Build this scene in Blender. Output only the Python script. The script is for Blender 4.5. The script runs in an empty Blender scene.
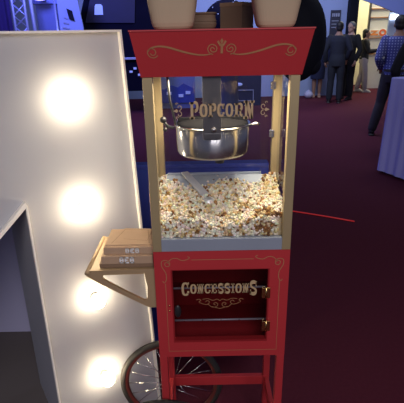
import bpy, bmesh, math, random
from mathutils import Vector, Matrix, noise
random.seed(7)
C = bpy.context.scene.collection
PI = math.pi

# ------------------------------------------------------------------ materials
def mat(name, col, rough=.6, metal=0., emit=None, es=0., vary=.12, scale=30., spec=.5, bump=0.):
    m = bpy.data.materials.new(name); m.use_nodes = True
    nt = m.node_tree; b = nt.nodes['Principled BSDF']
    b.inputs['Roughness'].default_value = rough
    b.inputs['Metallic'].default_value = metal
    b.inputs['Specular IOR Level'].default_value = spec
    if emit:
        b.inputs['Emission Color'].default_value = (*emit, 1); b.inputs['Emission Strength'].default_value = es
    if vary > 0:
        tc = nt.nodes.new('ShaderNodeTexCoord'); nz = nt.nodes.new('ShaderNodeTexNoise')
        nz.inputs['Scale'].default_value = scale; nz.inputs['Detail'].default_value = 3
        nt.links.new(tc.outputs['Object'], nz.inputs['Vector'])
        mx = nt.nodes.new('ShaderNodeMix'); mx.data_type = 'RGBA'
        mx.inputs[6].default_value = (*[c*(1-vary) for c in col], 1)
        mx.inputs[7].default_value = (*[min(1, c*(1+vary)) for c in col], 1)
        nt.links.new(nz.outputs['Fac'], mx.inputs[0]); nt.links.new(mx.outputs[2], b.inputs['Base Color'])
        if bump:
            bp = nt.nodes.new('ShaderNodeBump'); bp.inputs['Strength'].default_value = bump; bp.inputs['Distance'].default_value = .004
            nt.links.new(nz.outputs['Fac'], bp.inputs['Height']); nt.links.new(bp.outputs['Normal'], b.inputs['Normal'])
    else:
        b.inputs['Base Color'].default_value = (*col, 1)
    return m

def glass_mat(name, tint, refl=.6):
    m = bpy.data.materials.new(name); m.use_nodes = True
    nt = m.node_tree; nt.nodes.clear()
    o = nt.nodes.new('ShaderNodeOutputMaterial'); t = nt.nodes.new('ShaderNodeBsdfTransparent')
    g = nt.nodes.new('ShaderNodeBsdfGlossy'); mx = nt.nodes.new('ShaderNodeMixShader'); fr = nt.nodes.new('ShaderNodeLayerWeight'); fr.inputs['Blend'].default_value = .5
    mu = nt.nodes.new('ShaderNodeMath'); mu.operation = 'MULTIPLY'; mu.inputs[1].default_value = refl
    t.inputs['Color'].default_value = (*tint, 1); g.inputs['Roughness'].default_value = .03
    pw_ = nt.nodes.new('ShaderNodeMath'); pw_.operation = 'POWER'; pw_.inputs[1].default_value = 5
    ma = nt.nodes.new('ShaderNodeMath'); ma.operation = 'MULTIPLY_ADD'; ma.inputs[1].default_value = .9; ma.inputs[2].default_value = .055
    nt.links.new(fr.outputs['Facing'], pw_.inputs[0]); nt.links.new(pw_.outputs[0], ma.inputs[0])
    nt.links.new(ma.outputs[0], mu.inputs[0]); nt.links.new(mu.outputs[0], mx.inputs[0])
    nt.links.new(t.outputs[0], mx.inputs[1]); nt.links.new(g.outputs[0], mx.inputs[2]); nt.links.new(mx.outputs[0], o.inputs['Surface'])
    return m

def attr_mat(name, attr, rough=.7):
    m = bpy.data.materials.new(name); m.use_nodes = True
    nt = m.node_tree; b = nt.nodes['Principled BSDF']; b.inputs['Roughness'].default_value = rough
    a = nt.nodes.new('ShaderNodeAttribute'); a.attribute_name = attr
    nt.links.new(a.outputs['Color'], b.inputs['Base Color'])
    b.inputs['Subsurface Weight'].default_value = 0
    return m

def check_mat(name, c1, c2, scale):
    m = bpy.data.materials.new(name); m.use_nodes = True
    nt = m.node_tree; b = nt.nodes['Principled BSDF']; b.inputs['Roughness'].default_value = .8
    tc = nt.nodes.new('ShaderNodeTexCoord'); sp = nt.nodes.new('ShaderNodeSeparateXYZ')
    nt.links.new(tc.outputs['Object'], sp.inputs[0])
    acc = None
    for ax in ('X', 'Z'):
        mu = nt.nodes.new('ShaderNodeMath'); mu.operation = 'MULTIPLY'; mu.inputs[1].default_value = scale
        nt.links.new(sp.outputs[ax], mu.inputs[0])
        sn = nt.nodes.new('ShaderNodeMath'); sn.operation = 'SINE'; nt.links.new(mu.outputs[0], sn.inputs[0])
        gt = nt.nodes.new('ShaderNodeMath'); gt.operation = 'GREATER_THAN'; gt.inputs[1].default_value = .35
        nt.links.new(sn.outputs[0], gt.inputs[0])
        if acc is None: acc = gt
        else:
            ad = nt.nodes.new('ShaderNodeMath'); ad.operation = 'MULTIPLY'
            nt.links.new(acc.outputs[0], ad.inputs[0]); nt.links.new(gt.outputs[0], ad.inputs[1]); acc = ad
    mx = nt.nodes.new('ShaderNodeMix'); mx.data_type = 'RGBA'
    mx.inputs[6].default_value = (*c1, 1); mx.inputs[7].default_value = (*c2, 1)
    nt.links.new(acc.outputs[0], mx.inputs[0]); nt.links.new(mx.outputs[2], b.inputs['Base Color'])
    return m

def floor_mat():
    m = bpy.data.materials.new('carpet'); m.use_nodes = True
    nt = m.node_tree; b = nt.nodes['Principled BSDF']; b.inputs['Roughness'].default_value = .95
    b.inputs['Specular IOR Level'].default_value = .12
    tc = nt.nodes.new('ShaderNodeTexCoord'); nz = nt.nodes.new('ShaderNodeTexNoise')
    nz.inputs['Scale'].default_value = 60; nz.inputs['Detail'].default_value = 6
    nt.links.new(tc.outputs['Object'], nz.inputs['Vector'])
    mx = nt.nodes.new('ShaderNodeMix'); mx.data_type = 'RGBA'
    mx.inputs[6].default_value = (.072, .013, .025, 1); mx.inputs[7].default_value = (.105, .020, .037, 1)
    nt.links.new(nz.outputs['Fac'], mx.inputs[0])
    # the corner behind the letter has a dark grey carpet
    sp = nt.nodes.new('ShaderNodeSeparateXYZ'); nt.links.new(tc.outputs['Object'], sp.inputs[0])
    lt = nt.nodes.new('ShaderNodeMath'); lt.operation = 'LESS_THAN'; lt.inputs[1].default_value = -.42
    nt.links.new(sp.outputs['X'], lt.inputs[0])
    ly = nt.nodes.new('ShaderNodeMath'); ly.operation = 'LESS_THAN'; ly.inputs[1].default_value = 2.2
    nt.links.new(sp.outputs['Y'], ly.inputs[0])
    an = nt.nodes.new('ShaderNodeMath'); an.operation = 'MULTIPLY'
    nt.links.new(lt.outputs[0], an.inputs[0]); nt.links.new(ly.outputs[0], an.inputs[1])
    m2 = nt.nodes.new('ShaderNodeMix'); m2.data_type = 'RGBA'; m2.inputs[7].default_value = (.15, .13, .125, 1)
    nt.links.new(an.outputs[0], m2.inputs[0]); nt.links.new(mx.outputs[2], m2.inputs[6])
    nt.links.new(m2.outputs[2], b.inputs['Base Color'])
    return m

M = dict(
    red=mat('red_paint', (.47, .034, .040), .42, vary=.06, scale=6),
    red_in=mat('dark_red_paint', (.40, .028, .036), .5, vary=.08),
    gold=mat('gold_frame', (.47, .37, .20), .38, .4, vary=.08, scale=8),
    gilt=mat('gold_print', (.50, .35, .19), .55, vary=.1),
    giltdim=mat('dull_gold_print', (.42, .20, .09), .6, vary=.1),
    brass=mat('brass', (.75, .52, .2), .25, 1., vary=.05),
    steel=mat('steel', (.50, .50, .51), .22, 1., vary=.05, scale=4),
    steel_flat=mat('brushed_steel', (.40, .46, .55), .5, .5, vary=.06, scale=12),
    dark=mat('black_metal', (.018, .018, .02), .4, vary=.1),
    shaft=mat('grey_metal', (.085, .08, .085), .45, .3, vary=.1),
    rubber=mat('rubber', (.02, .018, .018), .7),
    rim=mat('brown_red_rim', (.10, .02, .018), .4, vary=.1),
    chrome=mat('chrome', (.75, .75, .75), .2, 1., vary=0),
    glass=glass_mat('clear_glass', (.95, .955, .96), .8),
    doorglass=glass_mat('door_glass', (.78, .70, .70), .8),
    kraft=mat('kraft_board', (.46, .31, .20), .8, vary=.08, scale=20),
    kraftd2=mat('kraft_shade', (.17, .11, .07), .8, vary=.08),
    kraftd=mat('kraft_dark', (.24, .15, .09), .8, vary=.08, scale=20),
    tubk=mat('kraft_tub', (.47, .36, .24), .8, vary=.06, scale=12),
    shelfwood=mat('tan_shelf', (.42, .29, .16), .5, .15, vary=.1, scale=10),
    print_white=mat('white_print', (.85, .85, .85), .6, vary=0),
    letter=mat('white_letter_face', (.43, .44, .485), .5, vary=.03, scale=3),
    lettere=mat('lit_letter_edge', (.95, .92, .86), .5, vary=.03, scale=3),  # paler than the face: bulb light on the lip painted in
    bulb=mat('lit_bulb', (1, .9, .7), .3, emit=(1, .82, .54), es=50, vary=0),
    floor=floor_mat(),
    wall=mat('pale_blue_wall', (.34, .42, .68), .8, vary=.06, scale=1.2),
    wall2=mat('cream_booth_wall', (.85, .80, .58), .8, vary=.04, scale=2),
    ceil=mat('dark_ceiling', (.06, .06, .08), .9),
    part=mat('lavender_panel', (.50, .49, .70), .8, vary=.06, scale=2),
    bluecloth=mat('blue_cloth', (.03, .055, .36), .85, vary=.15, scale=8),
    lavcloth=mat('lavender_cloth', (.47, .48, .98), .8, vary=.06, scale=5),
    navy=mat('navy_shell', (.009, .009, .045), .6, vary=.2, scale=5),
    black=mat('black_shell', (.008, .009, .016), .75, vary=.2, spec=.15),
    dot=mat('pale_dot', (.4, .45, .8), .5, emit=(.35, .45, 1), es=.25, vary=0),
    patch=mat('pale_blue_screen', (.3, .4, .9), .5, emit=(.28, .36, 1), es=.5, vary=.2, scale=6),
    truss=mat('pale_truss', (.45, .5, .75), .35, .5, vary=.1),
    bluedrape=mat('deep_blue_drape', (.02, .008, .08), .9, vary=.3, scale=10),
    bluewall=mat('blue_panel', (.16, .2, .42), .8, vary=.1, scale=4),
    poster=mat('dark_poster', (.035, .035, .06), .6, vary=.15),
    posterw=mat('poster_print', (.35, .38, .5), .6, vary=0),
    white=mat('white_board', (.82, .80, .74), .7, vary=.05),
    orange=mat('orange_print', (.85, .30, .08), .6, vary=.05),
    orange2=mat('deep_orange_print', (.85, .17, .06), .6, vary=.05),
    fascia=mat('blue_fabric', (.22, .28, .62), .8, vary=.12, scale=3),
    tube=mat('white_light_tube', (1, 1, 1), .5, emit=(.85, .95, 1), es=2.5, vary=0),
    bluelamp=mat('blue_lamp', (.3, .3, 1), .5, emit=(.25, .22, 1), es=3.5, vary=0),
    cable=mat('red_cable', (.8, .05, .05), .5, emit=(1, .03, .05), es=.10, vary=0),  # faint red glow put into the cable colour; it is no lamp
    lid=mat('black_lid', (.008, .008, .009), .75, vary=.1, spec=0),
    popcorn=attr_mat('popcorn_kernel', 'kcol'),
    scoop=mat('scoop_metal', (.78, .80, .82), .35, .5, vary=.05),
)
nt = M['steel'].node_tree; bs = nt.nodes['Principled BSDF']; tg = nt.nodes.new('ShaderNodeTangent'); tg.direction_type = 'RADIAL'; tg.axis = 'Z'
nt.links.new(tg.outputs[0], bs.inputs['Tangent']); bs.inputs['Anisotropic'].default_value = .85; bs.inputs['Anisotropic Rotation'].default_value = .25
bs.inputs['Roughness'].default_value = .24
M['globe'] = mat('midnight_shell', (.005, .005, .016), .8, vary=.2, scale=5, spec=.05)
# people
SK = mat('skin', (.30, .16, .105), .6, vary=.06, scale=10)
SK2 = mat('skin_pale', (.42, .25, .19), .6, vary=.06, scale=10)
HAIR = mat('black_hair', (.008, .007, .008), .55, vary=.3, scale=60)
HAIRG = mat('grey_hair', (.10, .10, .11), .6, vary=.3, scale=60)
SUIT = mat('dark_suit', (.012, .015, .028), .85, vary=.15, scale=20)
NAVY = mat('navy_fabric', (.010, .014, .05), .85, vary=.15, scale=20)
BLACK = mat('black_fabric', (.008, .008, .012), .9, vary=.15, scale=20)
GREYT = mat('grey_trousers', (.33, .30, .33), .85, vary=.1, scale=20)
BROWNT = mat('dark_trousers', (.040, .036, .042), .85, vary=.15, scale=20)
SHOE = mat('black_shoe', (.008, .008, .009), .4, vary=.1)
WSHOE = mat('pale_shoe', (.5, .48, .45), .6, vary=.1)
CHECK = check_mat('blue_checked_cotton', (.06, .075, .27), (.34, .38, .66), 165)

# ------------------------------------------------------------------ mesh builder
class MB:
    def __init__(s): s.v = []; s.f = []; s.sm = []
    def add(s, vs, fs, smooth=False):
        n = len(s.v); s.v += [tuple(p) for p in vs]
        for f in fs: s.f.append([i+n for i in f]); s.sm.append(smooth)
        return s
    def box(s, x0, x1, y0, y1, z0, z1, bev=0., mtx=None):
        bm = bmesh.new(); bmesh.ops.create_cube(bm, size=1)
        for v in bm.verts:
            v.co = Vector(((x0+x1)/2+v.co.x*(x1-x0), (y0+y1)/2+v.co.y*(y1-y0), (z0+z1)/2+v.co.z*(z1-z0)))
        if bev > 0: bmesh.ops.bevel(bm, geom=bm.edges[:], offset=bev, segments=2, affect='EDGES', profile=.5)
        return s.bm(bm, mtx)
    def bm(s, bm, mtx=None, smooth=False):
        bm.verts.index_update()
        vs = [(mtx @ v.co if mtx else v.co) for v in bm.verts]
        s.add(vs, [[v.index for v in f.verts] for f in bm.faces], smooth); bm.free(); return s
    def sphere(s, c, r, seg=16, ring=10, mtx=None):
        r = r if hasattr(r, '__len__') else (r, r, r)
        bm = bmesh.new(); bmesh.ops.create_uvsphere(bm, u_segments=seg, v_segments=ring, radius=1)
        for v in bm.verts: v.co = Vector((c[0]+v.co.x*r[0], c[1]+v.co.y*r[1], c[2]+v.co.z*r[2]))
        return s.bm(bm, mtx, True)
    def tube(s, pts, rad, seg=8, closed=False, smooth=True):
        pts = [Vector(p) for p in pts]; n = len(pts)
        rad = rad if hasattr(rad, '__len__') else [rad]*n
        vs = []; up = Vector((0, 0, 1)); prev = None
        for i, p in enumerate(pts):
            if closed: d = pts[(i+1) % n]-pts[i-1]
            else: d = pts[min(i+1, n-1)]-pts[max(i-1, 0)]
            d.normalize()
            if prev is None:
                a = d.cross(up)
                if a.length < .2: a = d.cross(Vector((1, 0, 0)))
            else:
                a = prev - d*prev.dot(d)
                if a.length < 1e-4: a = d.orthogonal()
            a.normalize(); prev = a; b = d.cross(a)
            r = rad[i]; r = r if hasattr(r, '__len__') else (r, r)
            for k in range(seg):
                t = 2*PI*k/seg; vs.append(p+a*math.cos(t)*r[0]+b*math.sin(t)*r[1])
        fs = []
        for i in range(n if closed else n-1):
            j = (i+1) % n
            for k in range(seg):
                l = (k+1) % seg; fs.append([i*seg+k, i*seg+l, j*seg+l, j*seg+k])
        if not closed:
            fs.append(list(range(seg))[::-1]); fs.append([(n-1)*seg+k for k in range(seg)])
        return s.add(vs, fs, smooth)
    def lathe(s, prof, c, seg=32, axis='Z', smooth=True):
        vs = []; fs = []; n = len(prof)
        for k in range(seg):
            t = 2*PI*k/seg
            for r, h in prof:
                q = (r*math.cos(t), r*math.sin(t), h) if axis == 'Z' else (r*math.cos(t), h, r*math.sin(t))
                vs.append((c[0]+q[0], c[1]+q[1], c[2]+q[2]))
        for k in range(seg):
            l = (k+1) % seg
            for i in range(n-1): fs.append([k*n+i, l*n+i, l*n+i+1, k*n+i+1])
        return s.add(vs, fs, smooth)
    def prism(s, poly, fn, t):
        """poly in 2D, fn(u,v,w) -> 3D, w from 0 to t"""
        n = len(poly); vs = [fn(u, v, 0) for u, v in poly]+[fn(u, v, t) for u, v in poly]
        fs = [list(range(n)), [n+i for i in range(n)][::-1]]
        for i in range(n): j = (i+1) % n; fs.append([i, i+n, j+n, j])
        return s.add(vs, fs)
    def ring(s, outer, inner, fn, t):
        """closed band between two polygons of equal length"""
        n = len(outer); P = outer+inner
        vs = [fn(u, v, 0) for u, v in P]+[fn(u, v, t) for u, v in P]; fs = []
        for i in range(n):
            j = (i+1) % n
            fs += [[i, j, n+j, n+i], [2*n+i, 3*n+i, 3*n+j, 2*n+j], [i, 2*n+i, 2*n+j, j], [n+i, n+j, 3*n+j, 3*n+i]]
        return s.add(vs, fs)
    def build(s, name, m, parent=None, recalc=True):
        me = bpy.data.meshes.new(name); me.from_pydata([tuple(v) for v in s.v], [], s.f); me.update()
        for p, q in zip(me.polygons, s.sm): p.use_smooth = q
        if recalc:
            b = bmesh.new(); b.from_mesh(me); bmesh.ops.recalc_face_normals(b, faces=b.faces[:]); b.to_mesh(me); b.free()
        me.materials.append(m)
        o = bpy.data.objects.new(name, me); C.objects.link(o)
        if parent is not None:
            o.parent = parent
            if parent.type == 'EMPTY' or True:
                o.matrix_parent_inverse = parent_world(parent).inverted()
        return o

def parent_world(o):
    w = o.matrix_basis.copy()
    while o.parent is not None:
        w = o.parent.matrix_basis @ o.matrix_parent_inverse @ w if False else (o.parent.matrix_basis @ o.matrix_parent_inverse @ w); o = o.parent
    return w

def tag(o, label=None, cat=None, group=None, kind=None):
    if label: o['label'] = label
    if cat: o['category'] = cat
    if group: o['group'] = group
    if kind: o['kind'] = kind
    return o

def thing(name, label, cat, loc=(0, 0, 0), group=None):
    o = bpy.data.objects.new(name, None); C.objects.link(o); o.location = loc; o.empty_display_size = .1
    return tag(o, label, cat, group)

def copy_tree(o, delta, parent=None):
    c = o.copy(); C.objects.link(c)
    if parent is None: c.location = o.location + Vector(delta)
    else: c.parent = parent
    for ch in [k for k in o.children]: copy_tree(ch, (0, 0, 0), c)
    return c

# 2-D drawing helpers -----------------------------------------------------------
def strip(pts, w, closed=False):
    """quads along a polyline, w = width or list"""
    n = len(pts); w = w if hasattr(w, '__len__') else [w]*n; L = []; Rr = []
    for i in range(n):
        if closed: a = pts[i-1]; b = pts[(i+1) % n]
        else: a = pts[max(i-1, 0)]; b = pts[min(i+1, n-1)]
        dx, dy = b[0]-a[0], b[1]-a[1]; l = math.hypot(dx, dy) or 1
        nx, ny = -dy/l, dx/l
        L.append((pts[i][0]+nx*w[i]/2, pts[i][1]+ny*w[i]/2)); Rr.append((pts[i][0]-nx*w[i]/2, pts[i][1]-ny*w[i]/2))
    out = []
    for i in range(n if closed else n-1):
        j = (i+1) % n; out.append([L[i], L[j], Rr[j], Rr[i]])
    return out

def smooth_pts(pts, k=6):
    """Catmull-Rom"""
    out = []; n = len(pts)
    for i in range(n-1):
        p0 = pts[max(i-1, 0)]; p1 = pts[i]; p2 = pts[i+1]; p3 = pts[min(i+2, n-1)]
        for s in range(k):
            t = s/k
            out.append(tuple(.5*((2*p1[a])+(-p0[a]+p2[a])*t+(2*p0[a]-5*p1[a]+4*p2[a]-p3[a])*t*t+(-p0[a]+3*p1[a]-3*p2[a]+p3[a])*t**3) for a in range(2)))
    out.append(pts[-1]); return out

def rect(x0, x1, y0, y1): return [(x0, y0), (x1, y0), (x1, y1), (x0, y1)]

def glyph(ch):
    S = .30; T = .13
    if ch == 'I': return [rect(.35, .65, 0, 1), rect(.12, .88, 0, T), rect(.12, .88, 1-T, 1)]
    if ch == 'N':
        return [rect(.12, .34, 0, 1), rect(.68, .88, 0, 1), [(.12, 1), (.42, 1), (.88, 0), (.60, 0)],
                rect(0, .46, 0, T), rect(0, .36, 1-T, 1), rect(.54, 1, 1-T, 1)]
    if ch == 'E':
        return [rect(.12, .42, 0, 1), rect(0, .9, 0, T), rect(0, .9, 1-T, 1), rect(.4, .68, .45, .57),
                rect(.76, .92, 0, .32), rect(.76, .92, .68, 1), rect(.62, .72, .36, .66)]
    if ch == 'O':
        o = [(.5+.5*math.copysign(abs(math.cos(t))**.75, math.cos(t)), .5+.5*math.copysign(abs(math.sin(t))**.75, math.sin(t))) for t in [2*PI*i/28 for i in range(28)]]
        n = [(.5+.19*math.copysign(abs(math.cos(t))**.75, math.cos(t)), .5+.36*math.copysign(abs(math.sin(t))**.75, math.sin(t))) for t in [2*PI*i/28 for i in range(28)]]
        return [[o[i], o[(i+1) % 28], n[(i+1) % 28], n[i]] for i in range(28)]
    if ch == 'C':
        ang = [math.radians(48+i*(264/24)) for i in range(25)]
        o = [(.52+.5*math.copysign(abs(math.cos(t))**.75, math.cos(t)), .5+.5*math.copysign(abs(math.sin(t))**.75, math.sin(t))) for t in ang]
        n = [(.52+.2*math.copysign(abs(math.cos(t))**.75, math.cos(t)), .5+.36*math.copysign(abs(math.sin(t))**.75, math.sin(t))) for t in ang]
        return [[o[i], o[i+1], n[i+1], n[i]] for i in range(24)]+[rect(.72, .98, .60, .84), rect(.84, .98, .58, 1), rect(.72, .98, .18, .36)]
    if ch in 'PR':
        b = [(.45, .96), (.72, .95), (.86, .84), (.86, .62), (.72, .50), (.45, .48)]
        out = [rect(.12, .42, 0, 1), rect(0, .56, 0, T), rect(0, .5, 1-T, 1), rect(.4, .6, .43, .54)]
        out += strip(smooth_pts(b, 4), [.1+.16*math.sin(PI*i/20) for i in range(21)])
        if ch == 'R': out += strip(smooth_pts([(.55, .5), (.72, .40), (.76, .15), (.98, .06)], 4), .2)
        return out
    if ch == 'S':
        p = [(.86, .72), (.80, .88), (.5, .94), (.2, .86), (.15, .70), (.3, .57), (.7, .43), (.85, .28), (.78, .12), (.5, .06), (.2, .12), (.14, .28)]
        q = smooth_pts(p, 4); n = len(q)
        return strip(q, [.13+.15*abs(math.sin(2*PI*i/(n-1))) for i in range(n)])+[rect(.80, .94, .62, 1), rect(.06, .20, 0, .38)]
    return []

def text(mb, word, fn, x0, x1, base, hs, widths):
    """word fitted between x0 and x1; hs = heights; widths relative"""
    tot = sum(widths); k = (x1-x0)/tot; x = x0
    for ch, h, w in zip(word, hs, widths):
        W = w*k*.9
        for poly in glyph(ch):
            vs = [fn(x+u*W, base[0] - (h-base[1])/2*base[2]+v*h) for u, v in poly]
            mb.add(vs, [list(range(len(vs)))])
        x += w*k

def spiral(cx, cy, r0, r1, a0, a1, n=20):
    return [(cx+(r0+(r1-r0)*i/n)*math.cos(a0+(a1-a0)*i/n), cy+(r0+(r1-r0)*i/n)*math.sin(a0+(a1-a0)*i/n)) for i in range(n+1)]

# ================================================================== SETTING
def struct(mb, name, m): return tag(mb.build(name, m), kind='structure')
f = MB().add([(-9, -3, 0), (12, -3, 0), (12, 16, 0), (-9, 16, 0)], [[0, 1, 2, 3]]); struct(f, 'floor', M['floor'])
struct(MB().box(-9, 12, -3, 16, 4.6, 4.7), 'ceiling', M['ceil'])
struct(MB().box(-9, 3.46, 11.2, 11.3, 0, 4.6), 'wall_back', M['wall'])
struct(MB().box(3.46, 3.66, 11.0, 11.35, 0, 4.6, .01), 'trim_1', M['black'])
struct(MB().box(3.66, 9, 13.4, 13.5, 0, 4.6), 'wall_booth', M['wall2'])
struct(MB().box(3.56, 3.66, 11.35, 13.4, 0, 4.6), 'wall_booth_side', M['wall2'])

# ================================================================== POPCORN MACHINE
cx = .052; hw = .19; Y0 = 1.10; Y1 = 1.36
mach = thing('popcorn_machine', 'red and gold glass-sided popcorn machine on top of the red cart', 'popcorn machine', (cx, 1.23, .935))
# marquee: a flared head, wider and further forward at its top
def frustum(z0, z1, a0, b0, c0, a1, b1, c1):
    vs = [(cx-a0, b0, z0), (cx+a0, b0, z0), (cx+a0, c0, z0), (cx-a0, c0, z0), (cx-a1, b1, z1), (cx+a1, b1, z1), (cx+a1, c1, z1), (cx-a1, c1, z1)]
    return vs, [[0, 1, 2, 3], [4, 5, 6, 7], [0, 1, 5, 4], [1, 2, 6, 5], [2, 3, 7, 6], [3, 0, 4, 7]]
mq = MB().add(*frustum(1.403, 1.505, .1925, 1.097, 1.363, .208, 1.062, 1.40)).build('marquee', M['red'], mach)
MB().add(*frustum(1.5052, 1.5085, .2095, 1.060, 1.402, .2095, 1.060, 1.402)).build('top_rim', M['red'], mq)
ev = Vector((0, 1.062-1.097, 1.505-1.403)); evl = ev.length; ev.normalize(); nv = Vector((0, -ev.z, ev.y))
def onmq(u, v):                       # u from centre, v up from the lower edge, on the sloped face
    return Vector((cx+u, 1.097, 1.403))+ev*v+nv*.0009
orn = MB(); s = .00230
def mp(px, py): return ((px-221.6)*s, (76.3-py)*.00228)
def ribbon(pix, w):
    for sgn in (1, -1):
        for q in strip([(sgn*mp(*p)[0], mp(*p)[1]) for p in pix], w):
            orn.add([onmq(*p) for p in q], [[0, 1, 2, 3]])
main = smooth_pts([(150.3, 50.5), (151.2, 52.4), (154, 52.5), (155.6, 50), (154.3, 46.8), (151, 45.8), (147.8, 48), (147.6, 51.5), (150, 54.6), (154, 55.3), (157.5, 53)], 4)
ribbon(main, .0022)
sweep = smooth_pts([(148, 49), (150, 46), (154, 44.4), (160, 43.7), (168, 44.8), (178, 48), (188, 51), (198, 53), (206, 53.2), (212, 52)], 4)
ribbon(sweep, [.002+.0026*math.sin(PI*i/(len(sweep)-1)) for i in range(len(sweep))])
ribbon(smooth_pts([(214.5, 47.5), (212, 45.6), (210.4, 48), (212.5, 50.4), (216, 49.4), (216.5, 45.5), (213, 42.7), (209.3, 43.8), (207.6, 47.5), (209.5, 51.5), (213, 53)], 4), .0022)
for poly in ([(220.4, 52), (222.8, 52), (222.8, 42), (220.4, 42)], [(221.6, 36.5), (223.3, 39.5), (221.6, 42.5), (219.9, 39.5)],
             [(216.8, 40), (218.5, 38.6), (221, 43.4), (219.8, 45)], [(226.4, 40), (224.7, 38.6), (222.2, 43.4), (223.4, 45)]):
    orn.add([onmq(*mp(*p)) for p in poly], [[0, 1, 2, 3]])
orn.build('scrollwork', M['giltdim'], mq, recalc=False)
# posts
pw = .024
for sx in (-1, 1):
    for yy in (Y0, Y1-pw):
        xa = cx+sx*hw; xb = xa-sx*pw
        p = MB().box(min(xa, xb), max(xa, xb), yy, yy+pw, .9354, 1.402, .0012).build('post', M['gold'], mach)
# base
bx = MB().box(cx-hw+pw, cx+hw-pw, Y0+.001, Y0+.018, .9355, .972, .0005)
bx.build('front_panel', M['steel_flat'], mach)
bx = MB().box(cx-hw+.004, cx+hw-.004, Y0+.025, Y1-.002, .9355, .958)
bx.build('deck', M['steel_flat'], mach)
for sx in (-1, 1):
    xa = cx+sx*(hw-.004); MB().box(min(xa, xa-sx*.012), max(xa, xa-sx*.012), Y0+pw, Y1-pw, .958, .974).build('side_sill', M['gold'], mach)
# glass
def pane(pts): return MB().add(pts, [[0, 1, 2, 3]])
fp = pane([(cx-hw+pw, Y0+.006, .972), (cx+hw-pw, Y0+.006, .972), (cx+hw-pw, Y0+.006, 1.402), (cx-hw+pw, Y0+.006, 1.402)]).build('glass_pane', M['glass'], mach)
pane([(cx-hw+pw, Y1-.008, .96), (cx+hw-pw, Y1-.008, .96), (cx+hw-pw, Y1-.008, 1.402), (cx-hw+pw, Y1-.008, 1.402)]).build('glass_pane', M['glass'], mach)
for sx in (-1, 1):
    xa = cx+sx*(hw-.008); pane([(xa, Y0+pw, .974), (xa, Y1-pw, .974), (xa, Y1-pw, 1.402), (xa, Y0+pw, 1.402)]).build('glass_pane', M['glass'], mach)
# lettering on the front pane
yt = Y0+.0035
tx = MB()
fnp = lambda u, v: Vector((u, yt, v))
text(tx, 'POPCORN', fnp, -.0265, .1365, (1.3055, .031, 1.0), [.042, .032, .032, .032, .032, .032, .045], [1.05, .92, .92, .88, .9, 1.0, 1.25])
tx.build('lettering', M['gilt'], fp, recalc=False)
for ox, sg in ((-.054, -1), (.158, 1)):
    og = MB(); zc = 1.321
    for d in (1, -1):
        for q in strip(spiral(ox-sg*.002, zc+d*.0085, .0075, .002, PI/2*-d, PI/2*-d+sg*d*-5.2, 18), .0018): og.add([fnp(*p) for p in q], [[0, 1, 2, 3]])
        for q in strip(spiral(ox+sg*.004, zc+d*.017, .0035, .001, 0, 5, 10), .0014): og.add([fnp(*p) for p in q], [[0, 1, 2, 3]])
    og.add([fnp(ox+sg*.013, zc), fnp(ox+sg*.004, zc+.0045), fnp(ox, zc), fnp(ox+sg*.004, zc-.0045)], [[0, 1, 2, 3]])
    og.build('scrollwork', M['gilt'], fp, recalc=False)
# kettle
kc = (.033, 1.226, 0)
ket = MB().lathe([(.001, 1.181), (.085, 1.182), (.096, 1.186), (.100, 1.193), (.101, 1.21), (.101, 1.266), (.098, 1.268), (.097, 1.25), (.001, 1.25)], kc, 48).build('kettle', M['steel'], mach)
MB().tube([(kc[0]+.1025*math.cos(t), kc[1]+.1025*math.sin(t), 1.266) for t in [2*PI*i/48 for i in range(48)]], .0032, 8, True).build('kettle_rim', M['steel'], ket)
MB().lathe([(.001, 1.281), (.05, 1.279), (.085, 1.274), (.098, 1.2695), (.098, 1.266), (.001, 1.266)], kc, 40).build('kettle_lid', M['lid'], ket)
MB().box(kc[0]-.095, kc[0]+.095, 1.222, 1.230, 1.272, 1.284, .002).build('lid_hinge', M['lid'], ket)
sh = MB().box(.006, .052, 1.1115, 1.1185, 1.262, 1.403, .0012).box(.006, .052, 1.1115, 1.1185, 1.245, 1.263, .003)
sh = sh.build('hanger_plate', M['shaft'], mach)
MB().lathe([(.001, -.006), (.006, -.005), (.007, 0), (.007, .006)], (.033, 1.1075, 1.272), 14, 'Y').build('pivot_bolt', M['steel'], sh)
MB().tube([(kc[0]+.02, kc[1]+.01, 1.182), (kc[0]+.02, kc[1]+.01, 1.15)], [.022, .012], 16).build('drive_cone', M['dark'], ket)
hd = MB().tube([(-.072, 1.19, 1.262), (-.088, 1.18, 1.268), (-.096, 1.172, 1.282)], .004, 8).sphere((-.098, 1.17, 1.288), .009, 10, 8).sphere((-.094, 1.172, 1.262), .006, 10, 8)
hd.build('dump_handle', M['dark'], ket)
MB().tube([(kc[0]+.098, 1.21, 1.262), (kc[0]+.118, 1.20, 1.268), (kc[0]+.128, 1.20, 1.266)], .004, 8).build('side_lug', M['steel'], ket)
MB().tube([(-.082, 1.16, 1.402), (-.078, 1.165, 1.34), (-.066, 1.185, 1.272)], .0032, 8).build('power_cord', M['dark'], mach)
for zz in (1.342, 1.20):
    MB().box(.208, .222, 1.330, 1.338, zz, zz+.022, .001).build('clip', M['steel'], mach)
# hopper tray behind the popcorn
tr = MB().box(-.105, .185, 1.318, 1.326, 1.088, 1.095, .001)
vs = [(-.108, 1.318, 1.088), (.186, 1.318, 1.088), (.186, 1.255, 1.03), (-.108, 1.255, 1.03)]
tr.add([*vs, *[(a, b+.002, c-.003) for a, b, c in vs]], [[0, 1, 2, 3], [4, 5, 6, 7], [0, 1, 5, 4], [1, 2, 6, 5], [2, 3, 7, 6], [3, 0, 4, 7]])
tr.build('hopper_tray', M['steel_flat'], mach)
# warm lamp fitting under the head
MB().box(cx-.05, cx+.05, 1.20, 1.26, 1.393, 1.402, .002).build('lamp_fitting', M['chrome'], mach)

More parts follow.
